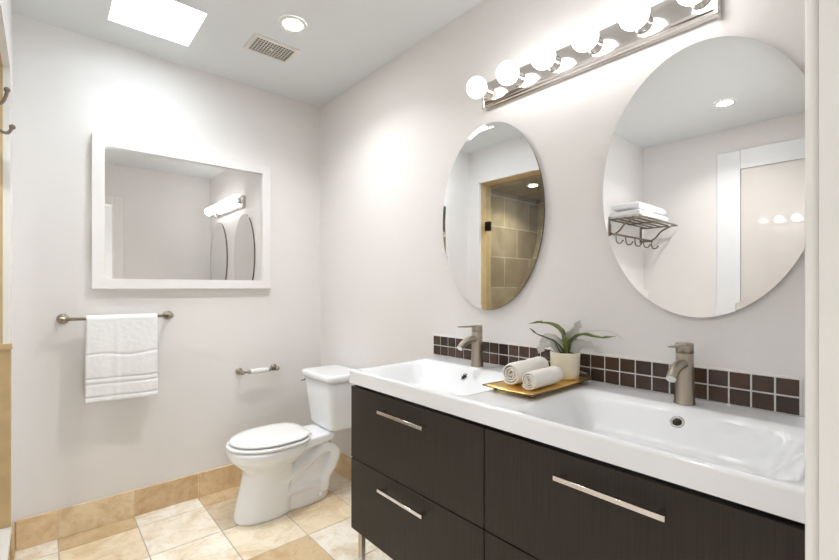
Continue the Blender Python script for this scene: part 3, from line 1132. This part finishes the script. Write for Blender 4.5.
# ------------------------------------------------------------------ TOWEL RACK (seen in the near mirror)
RX0, RX1 = -1.135, -0.430
RZ = 1.720
rack = thing('towel_rack', 'metal wall rack with a slatted shelf and hooks, reflected in the near oval mirror', 'towel rack', (-0.78, YS, 1.60))
bm = bmesh.new()
for y in (1.275, 1.335, 1.395, 1.455, 1.510):
    tube(bm, [(RX0 - (0.03 if y < 1.3 else 0), y, RZ), (RX1 + (0.03 if y < 1.3 else 0), y, RZ)], 0.0065, 10)
for x in (RX0, RX1, (RX0 + RX1) / 2):
    tube(bm, [(x, 1.275, RZ - 0.004), (x, 1.515, RZ - 0.004)], 0.006, 10)
obj('shelf', bm, M['dark_nickel'], rack)
for x in (RX0, RX1):
    bm = bmesh.new()
    box(bm, (x - 0.012, YS - 0.012, 1.585), (x + 0.012, YS, RZ + 0.02), 0.003, 2)
    tube(bm, [(x, YS - 0.008, RZ), (x, 1.505, RZ)], 0.008, 10)
    tube(bm, [(x, YS - 0.008, 1.602), (x, 1.462, 1.602)], 0.008, 10)
    tube(bm, catmull([(x, 1.470, 1.602), (x, 1.43, 1.630), (x, 1.385, 1.680), (x, 1.315, 1.713)], 5), 0.007, 10)
    obj('bracket', bm, M['dark_nickel'], rack)
bm = bmesh.new()
tube(bm, [(RX0 - 0.01, 1.462, 1.602), (RX1 + 0.01, 1.462, 1.602)], 0.0075, 12)
obj('hook_rail', bm, M['dark_nickel'], rack)
for k in range(5):
    x = RX0 + 0.01 + (RX1 - RX0 - 0.02) * k / 4
    bm = bmesh.new()
    pts = catmull([(x, 1.462, 1.598), (x, 1.460, 1.565), (x, 1.452, 1.540), (x, 1.428, 1.533), (x, 1.412, 1.548)], 5)
    tube(bm, pts, 0.0045, 10)
    lathe(bm, (x, 1.410, 1.551), (0, -0.5, 0.85), sphere_prof(0.0075), 12)
    obj('hook', bm, M['dark_nickel'], rack)


def folded_towel(x0, x1, y0, y1, z, h, seed):
    bm = bmesh.new()
    n = 40
    rings = []
    for k in range(13):
        u = k / 12
        x = x0 + (x1 - x0) * u
        rg = []
        for q in range(n):
            a = 2 * math.pi * q / n
            c, s = math.cos(a), math.sin(a)
            e = 0.42
            yy = (y0 + y1) / 2 + (y1 - y0) / 2 * math.copysign(abs(c) ** e, c)
            zz = z + h / 2 + h / 2 * math.copysign(abs(s) ** e, s)
            end = 1 - 0.5 * max(0, abs(2 * u - 1) - 0.86) / 0.14
            zz = z + h / 2 + (zz - z - h / 2) * end
            if s > 0:
                zz += 0.006 * noise.noise((x * 6 + seed, yy * 6, 0.2))
            rg.append((x, yy + 0.003 * noise.noise((x * 9, zz * 30, seed)), zz))
        rings.append(ring_verts(bm, rg))
    loft(bm, rings)
    return bm


o = obj('folded_towel', folded_towel(-1.03, -0.44, 1.29, 1.51, RZ + 0.0067, 0.056, 1.0), M['terry'], None, (-0.75, 1.40, RZ + 0.0067))
tag(o, 'white folded towel lying on the rack slats, lower of the two', 'towel', 'folded towels on the rack')
o = obj('folded_towel', folded_towel(-1.00, -0.46, 1.30, 1.505, RZ + 0.0647, 0.056, 5.0), M['terry'], None, (-0.75, 1.40, RZ + 0.0647))
tag(o, 'white folded towel on the rack, upper of the two', 'towel', 'folded towels on the rack')

# ------------------------------------------------------------------ ROBE HOOK at the photo's left edge
rh = thing('robe_hook', 'double metal robe hook on the left wall beside the shower', 'hook', (XS, 1.70, 1.66))
hy = 1.70
bm = bmesh.new()
box(bm, (XS, hy - 0.014, 1.635), (XS + 0.005, hy + 0.014, 1.755), 0.003, 2)
obj('back_plate', bm, M['dark_nickel'], rh)
for pts, e in (([(XS + 0.003, hy, 1.655), (XS + 0.018, hy, 1.640), (XS + 0.032, hy, 1.640), (XS + 0.040, hy, 1.658)], (0, 0, 1)),
               ([(XS + 0.003, hy, 1.715), (XS + 0.018, hy, 1.722), (XS + 0.027, hy, 1.745), (XS + 0.029, hy, 1.762)], (0, 0, 1))):
    bm = bmesh.new()
    p = catmull(pts, 6)
    tube(bm, p, 0.0042, 10)
    lathe(bm, p[-1], e, sphere_prof(0.0075), 14)
    obj('prong', bm, M['dark_nickel'], rh)

# ------------------------------------------------------------------ SHOWER DOOR
sd = thing('shower_door', 'clear glass shower door with dark hinges in the tan tiled opening', 'shower door', (-0.20, 2.16, SZ0))
obj('glass_pane', B((-0.205, SO0 + 0.006, SZ0 + 0.008), (-0.195, SO1 - 0.006, SZ1 - 0.02), 0.001, 1), M['glass'], sd)
for z in (0.50, 1.755):
    bm = bmesh.new()
    box(bm, (-0.216, SO1 - 0.055, z - 0.042), (-0.184, SO1 - 0.0005, z + 0.042), 0.003, 1)
    obj('hinge', bm, M['dark_metal'], sd)
bm = bmesh.new()
tube(bm, catmull([(-0.195, SO0 + 0.06, 0.95), (-0.155, SO0 + 0.06, 0.955), (-0.150, SO0 + 0.06, 0.98), (-0.150, SO0 + 0.06, 1.17), (-0.155, SO0 + 0.06, 1.195), (-0.195, SO0 + 0.06, 1.20)], 5), 0.008, 12)
obj('pull_handle', bm, M['dark_metal'], sd)

# ------------------------------------------------------------------ TRAY SET ON THE SINK
TZ = STOP
tray = thing('serving_tray', 'gold rectangular tray on small feet in the middle of the sink top', 'tray', (1.21, 0.795, TZ))
x0, x1, y0, y1 = 1.037, 1.385, 0.700, 0.880


def tray_loop(e, z, lip=0.0):
    pts = []
    cs = [(x0 - e, y0 - e), (x1 + e, y0 - e), (x1 + e, y1 + e), (x0 - e, y1 + e)]
    for k in range(4):
        a, b = cs[k], cs[(k + 1) % 4]
        for q in range(8):
            t = q / 8
            sag = 1 - (2 * t - 1) ** 2
            pts.append((a[0] + (b[0] - a[0]) * t, a[1] + (b[1] - a[1]) * t, z - lip * sag))
    return pts


bm = bmesh.new()
rings = [ring_verts(bm, p) for p in (tray_loop(-0.022, TZ + 0.0125), tray_loop(-0.002, TZ + 0.0145), tray_loop(0.0, TZ + 0.0195, 0.0035), tray_loop(-0.002, TZ + 0.0205, 0.0035), tray_loop(-0.022, TZ + 0.0185))]
loft(bm, rings)
obj('plate', bm, M['gold'], tray)
bm = bmesh.new()
rings = [ring_verts(bm, p) for p in (tray_loop(0.0005, TZ + 0.0155, 0.002), tray_loop(0.0015, TZ + 0.0185, 0.0033), tray_loop(0.0004, TZ + 0.0200, 0.0035))]
loft(bm, rings, cap=False)
obj('rim', bm, M['pewter'], tray)['label'] = 'grey pewter rim'
for (a, b) in ((x0 + 0.035, y0 + 0.022), (x0 + 0.035, y1 - 0.022), (x1 - 0.035, y0 + 0.022), (x1 - 0.035, y1 - 0.022)):
    bm = bmesh.new()
    lathe(bm, (a, b, TZ), (0, 0, 1), [(0, 0.003), (0.002, 0.006), (0.006, 0.0065), (0.010, 0.004), (0.0132, 0.006)], 16)
    obj('foot', bm, M['pewter'], tray)
bm = bmesh.new()
pts = catmull([(x1 - 0.004, y0 + 0.01, TZ + 0.019), (x1 + 0.016, y0 + 0.025, TZ + 0.026), (x1 + 0.020, y0 + 0.09, TZ + 0.028), (x1 + 0.016, y1 - 0.025, TZ + 0.026), (x1 - 0.004, y1 - 0.01, TZ + 0.019)], 8)
tube(bm, pts, [0.0045 + 0.0022 * (0.5 + 0.5 * math.cos(k * 1.6)) for k in range(len(pts))], 12)
obj('handle', bm, M['pewter'], tray)['label'] = 'grey beaded pewter handle'


def rolled_towel(a, b, r, seed):
    """spiral roll of terry from a to b"""
    a, b = Vector(a), Vector(b)
    d = (b - a).normalized()
    u, v = basis(d)
    bm = bmesh.new()
    L = (b - a).length
    nl, turns = 18, 3.4
    prof = []
    N = 110
    for k in range(N + 1):
        t = k / N
        ang = 2 * math.pi * turns * t
        rad = r * (0.12 + 0.88 * t)
        prof.append((ang, rad))
    th = r * 0.88 / turns * 0.42
    rows = []
    for i in range(nl + 1):
        s = i / nl
        e = abs(2 * s - 1)
        row = []
        for (ang, rad) in prof:
            rr = rad * (1 - 0.10 * max(0, (e - 0.8) / 0.2) ** 2) + r * 0.07 * noise.noise((s * 5 + seed, ang * 0.7, seed))
            sh = (r - rad) * 0.10 * (1 if s < 0.5 else -1) * max(0, (e - 0.8) / 0.2)
            row.append(bm.verts.new(a + d * (s * L + sh) + u * math.cos(ang) * rr + v * math.sin(ang) * rr))
        rows.append(row)
    for p, q in zip(rows, rows[1:]):
        for k in range(N):
            bm.faces.new((p[k], p[k + 1], q[k + 1], q[k])).smooth = True
    bmesh.ops.recalc_face_normals(bm, faces=bm.faces)
    return bm, th


for (a, b, r, lab, seed) in (((1.085, 0.812, 0), (1.285, 0.832, 0), 0.0355, 'thicker rolled white towel at the back of the gold tray', 2.0),
                             ((1.072, 0.737, 0), (1.235, 0.742, 0), 0.0285, 'thinner rolled white towel at the front of the gold tray', 7.0)):
    zz = TZ + 0.0185 + r * 1.06
    bm, th = rolled_towel((a[0], a[1], zz), (b[0], b[1], zz), r, seed)
    o = obj('rolled_towel', bm, M['cream_terry'], None, ((a[0] + b[0]) / 2, (a[1] + b[1]) / 2, TZ + 0.0185))
    md = o.modifiers.new('thickness', 'SOLIDIFY')
    md.thickness = th
    md.offset = 0.0
    tag(o, lab, 'towel', 'rolled towels on the tray')

PX, PYY, PZ0, PZ1 = 1.328, 0.765, TZ + 0.0186, 0.978
plant = thing('potted_plant', 'small leafy plant in a round cream pot on the gold tray', 'plant', (PX, PYY, PZ0))
bm = bmesh.new()
hh = PZ1 - PZ0
lathe(bm, (PX, PYY, PZ0), (0, 0, 1), [(0, 0.040), (0.003, 0.044), (0.02, 0.046), (hh - 0.003, 0.049), (hh, 0.0485), (hh, 0.0455), (hh - 0.012, 0.0445), (hh - 0.013, 0.0)], 40)
obj('pot', bm, M['pot'], plant)
bm = bmesh.new()
n = 24
rings = []
for rr, zz in ((0.0440, 0.0), (0.036, 0.005), (0.022, 0.009), (0.008, 0.011)):
    rings.append(ring_verts(bm, [(PX + rr * math.cos(2 * math.pi * k / n), PYY + rr * math.sin(2 * math.pi * k / n), PZ1 - 0.0115 + zz + 0.004 * noise.noise((k * 0.9, rr * 200, 3.0))) for k in range(n)]))
loft(bm, rings)
obj('moss', bm, M['soil'], plant)


def leaf(pts, w, mat, curl=0.25, wav=0.0, seed=0.0, face=None):
    """strap leaf along points with a midrib crease, tapering to the tip"""
    P = catmull(pts, 6)
    n = len(P)
    bm = bmesh.new()
    rows = []
    for i, p in enumerate(P):
        t = i / (n - 1)
        d = (P[min(i + 1, n - 1)] - P[max(i - 1, 0)]).normalized()
        side = d.cross(Vector(face) if face else Vector((0, 0, 1)))
        if side.length < 0.2:
            side = d.cross(Vector((0.7, -0.7, 0)))
        side.normalize()
        up = side.cross(d).normalized()
        ww = w * (0.35 + 0.65 * math.sin(math.pi * min(1, t * 1.15 + 0.12)) ** 0.8) if t < 0.8 else w * max(0.04, (1 - t) / 0.2 * 0.78)
        ww *= 1 + wav * noise.noise((t * 9, seed, 0))
        row = []
        for s in (-1, -0.5, 0, 0.5, 1):
            row.append(bm.verts.new(p + side * s * ww * 0.5 + up * (abs(s) * ww * curl + 0.003 * wav * noise.noise((t * 12, s, seed)))))
        rows.append(row)
    for a, b in zip(rows, rows[1:]):
        for k in range(4):
            bm.faces.new((a[k], a[k + 1], b[k + 1], b[k])).smooth = True
    o = obj('leaf', bm, mat, plant)
    md = o.modifiers.new('thickness', 'SOLIDIFY')
    md.thickness = 0.0014
    return o


b0 = (PX, PYY, PZ1 - 0.006)
leaf([(PX - 0.004, PYY, 0.972), (PX - 0.008, PYY + 0.002, 1.012), (PX - 0.012, PYY + 0.010, 1.044), (PX - 0.015, PYY + 0.040, 1.066), (PX - 0.018, PYY + 0.085, 1.072), (PX - 0.02, PYY + 0.130, 1.066)], 0.034, M['leaf'], 0.3, 0.3, 1.0)
leaf([(PX + 0.006, PYY - 0.004, 0.972), (PX + 0.016, PYY - 0.010, 1.012), (PX + 0.022, PYY - 0.045, 1.036), (PX + 0.024, PYY - 0.090, 1.034), (PX + 0.024, PYY - 0.125, 1.034), (PX + 0.022, PYY - 0.160, 1.043)], 0.024, M['leaf'], 0.3, 0.3, 2.0)
leaf([(PX + 0.010, PYY + 0.004, 0.972), (PX + 0.030, PYY + 0.006, 1.010), (PX + 0.040, PYY - 0.014, 1.048), (PX + 0.044, PYY - 0.030, 1.084)], 0.046, M['leaf_grey'], 0.2, 0.4, 3.0, (-0.6, -0.6, 0.5))
leaf([(PX - 0.012, PYY - 0.004, 0.972), (PX - 0.034, PYY + 0.010, 1.008), (PX - 0.044, PYY + 0.045, 1.024), (PX - 0.05, PYY + 0.080, 1.036), (PX - 0.05, PYY + 0.106, 1.054)], 0.016, M['leaf_dark'], 0.2, 0.2, 4.0)
leaf([(PX - 0.010, PYY + 0.008, 0.972), (PX - 0.020, PYY + 0.026, 1.006), (PX - 0.026, PYY + 0.052, 1.012), (PX - 0.03, PYY + 0.070, 0.992), (PX - 0.03, PYY + 0.084, 0.966)], 0.050, M['leaf_grey'], 0.15, 0.3, 5.0, (-0.6, -0.6, 0.5))
leaf([(PX + 0.012, PYY - 0.008, 0.972), (PX + 0.028, PYY - 0.035, 1.000), (PX + 0.032, PYY - 0.075, 1.000), (PX + 0.034, PYY - 0.110, 0.984)], 0.040, M['leaf_grey'], 0.15, 0.3, 6.0, (-0.6, -0.6, 0.5))
leaf([(PX + 0.014, PYY + 0.0, 0.972), (PX + 0.046, PYY - 0.02, 1.026), (PX + 0.056, PYY - 0.065, 1.050), (PX + 0.06, PYY - 0.130, 1.052), (PX + 0.06, PYY - 0.172, 1.028)], 0.006, M['leaf_grey'], 0.2, 0.2, 7.0)
leaf([(PX - 0.014, PYY + 0.006, 0.970), (PX - 0.022, PYY + 0.016, 0.995), (PX - 0.026, PYY + 0.030, 1.018)], 0.010, M['leaf_dark'], 0.2, 0.2, 8.0)
leaf([(PX + 0.000, PYY - 0.010, 0.970), (PX - 0.004, PYY - 0.018, 0.992), (PX - 0.010, PYY - 0.022, 1.010)], 0.010, M['leaf_dark'], 0.2, 0.2, 9.0)
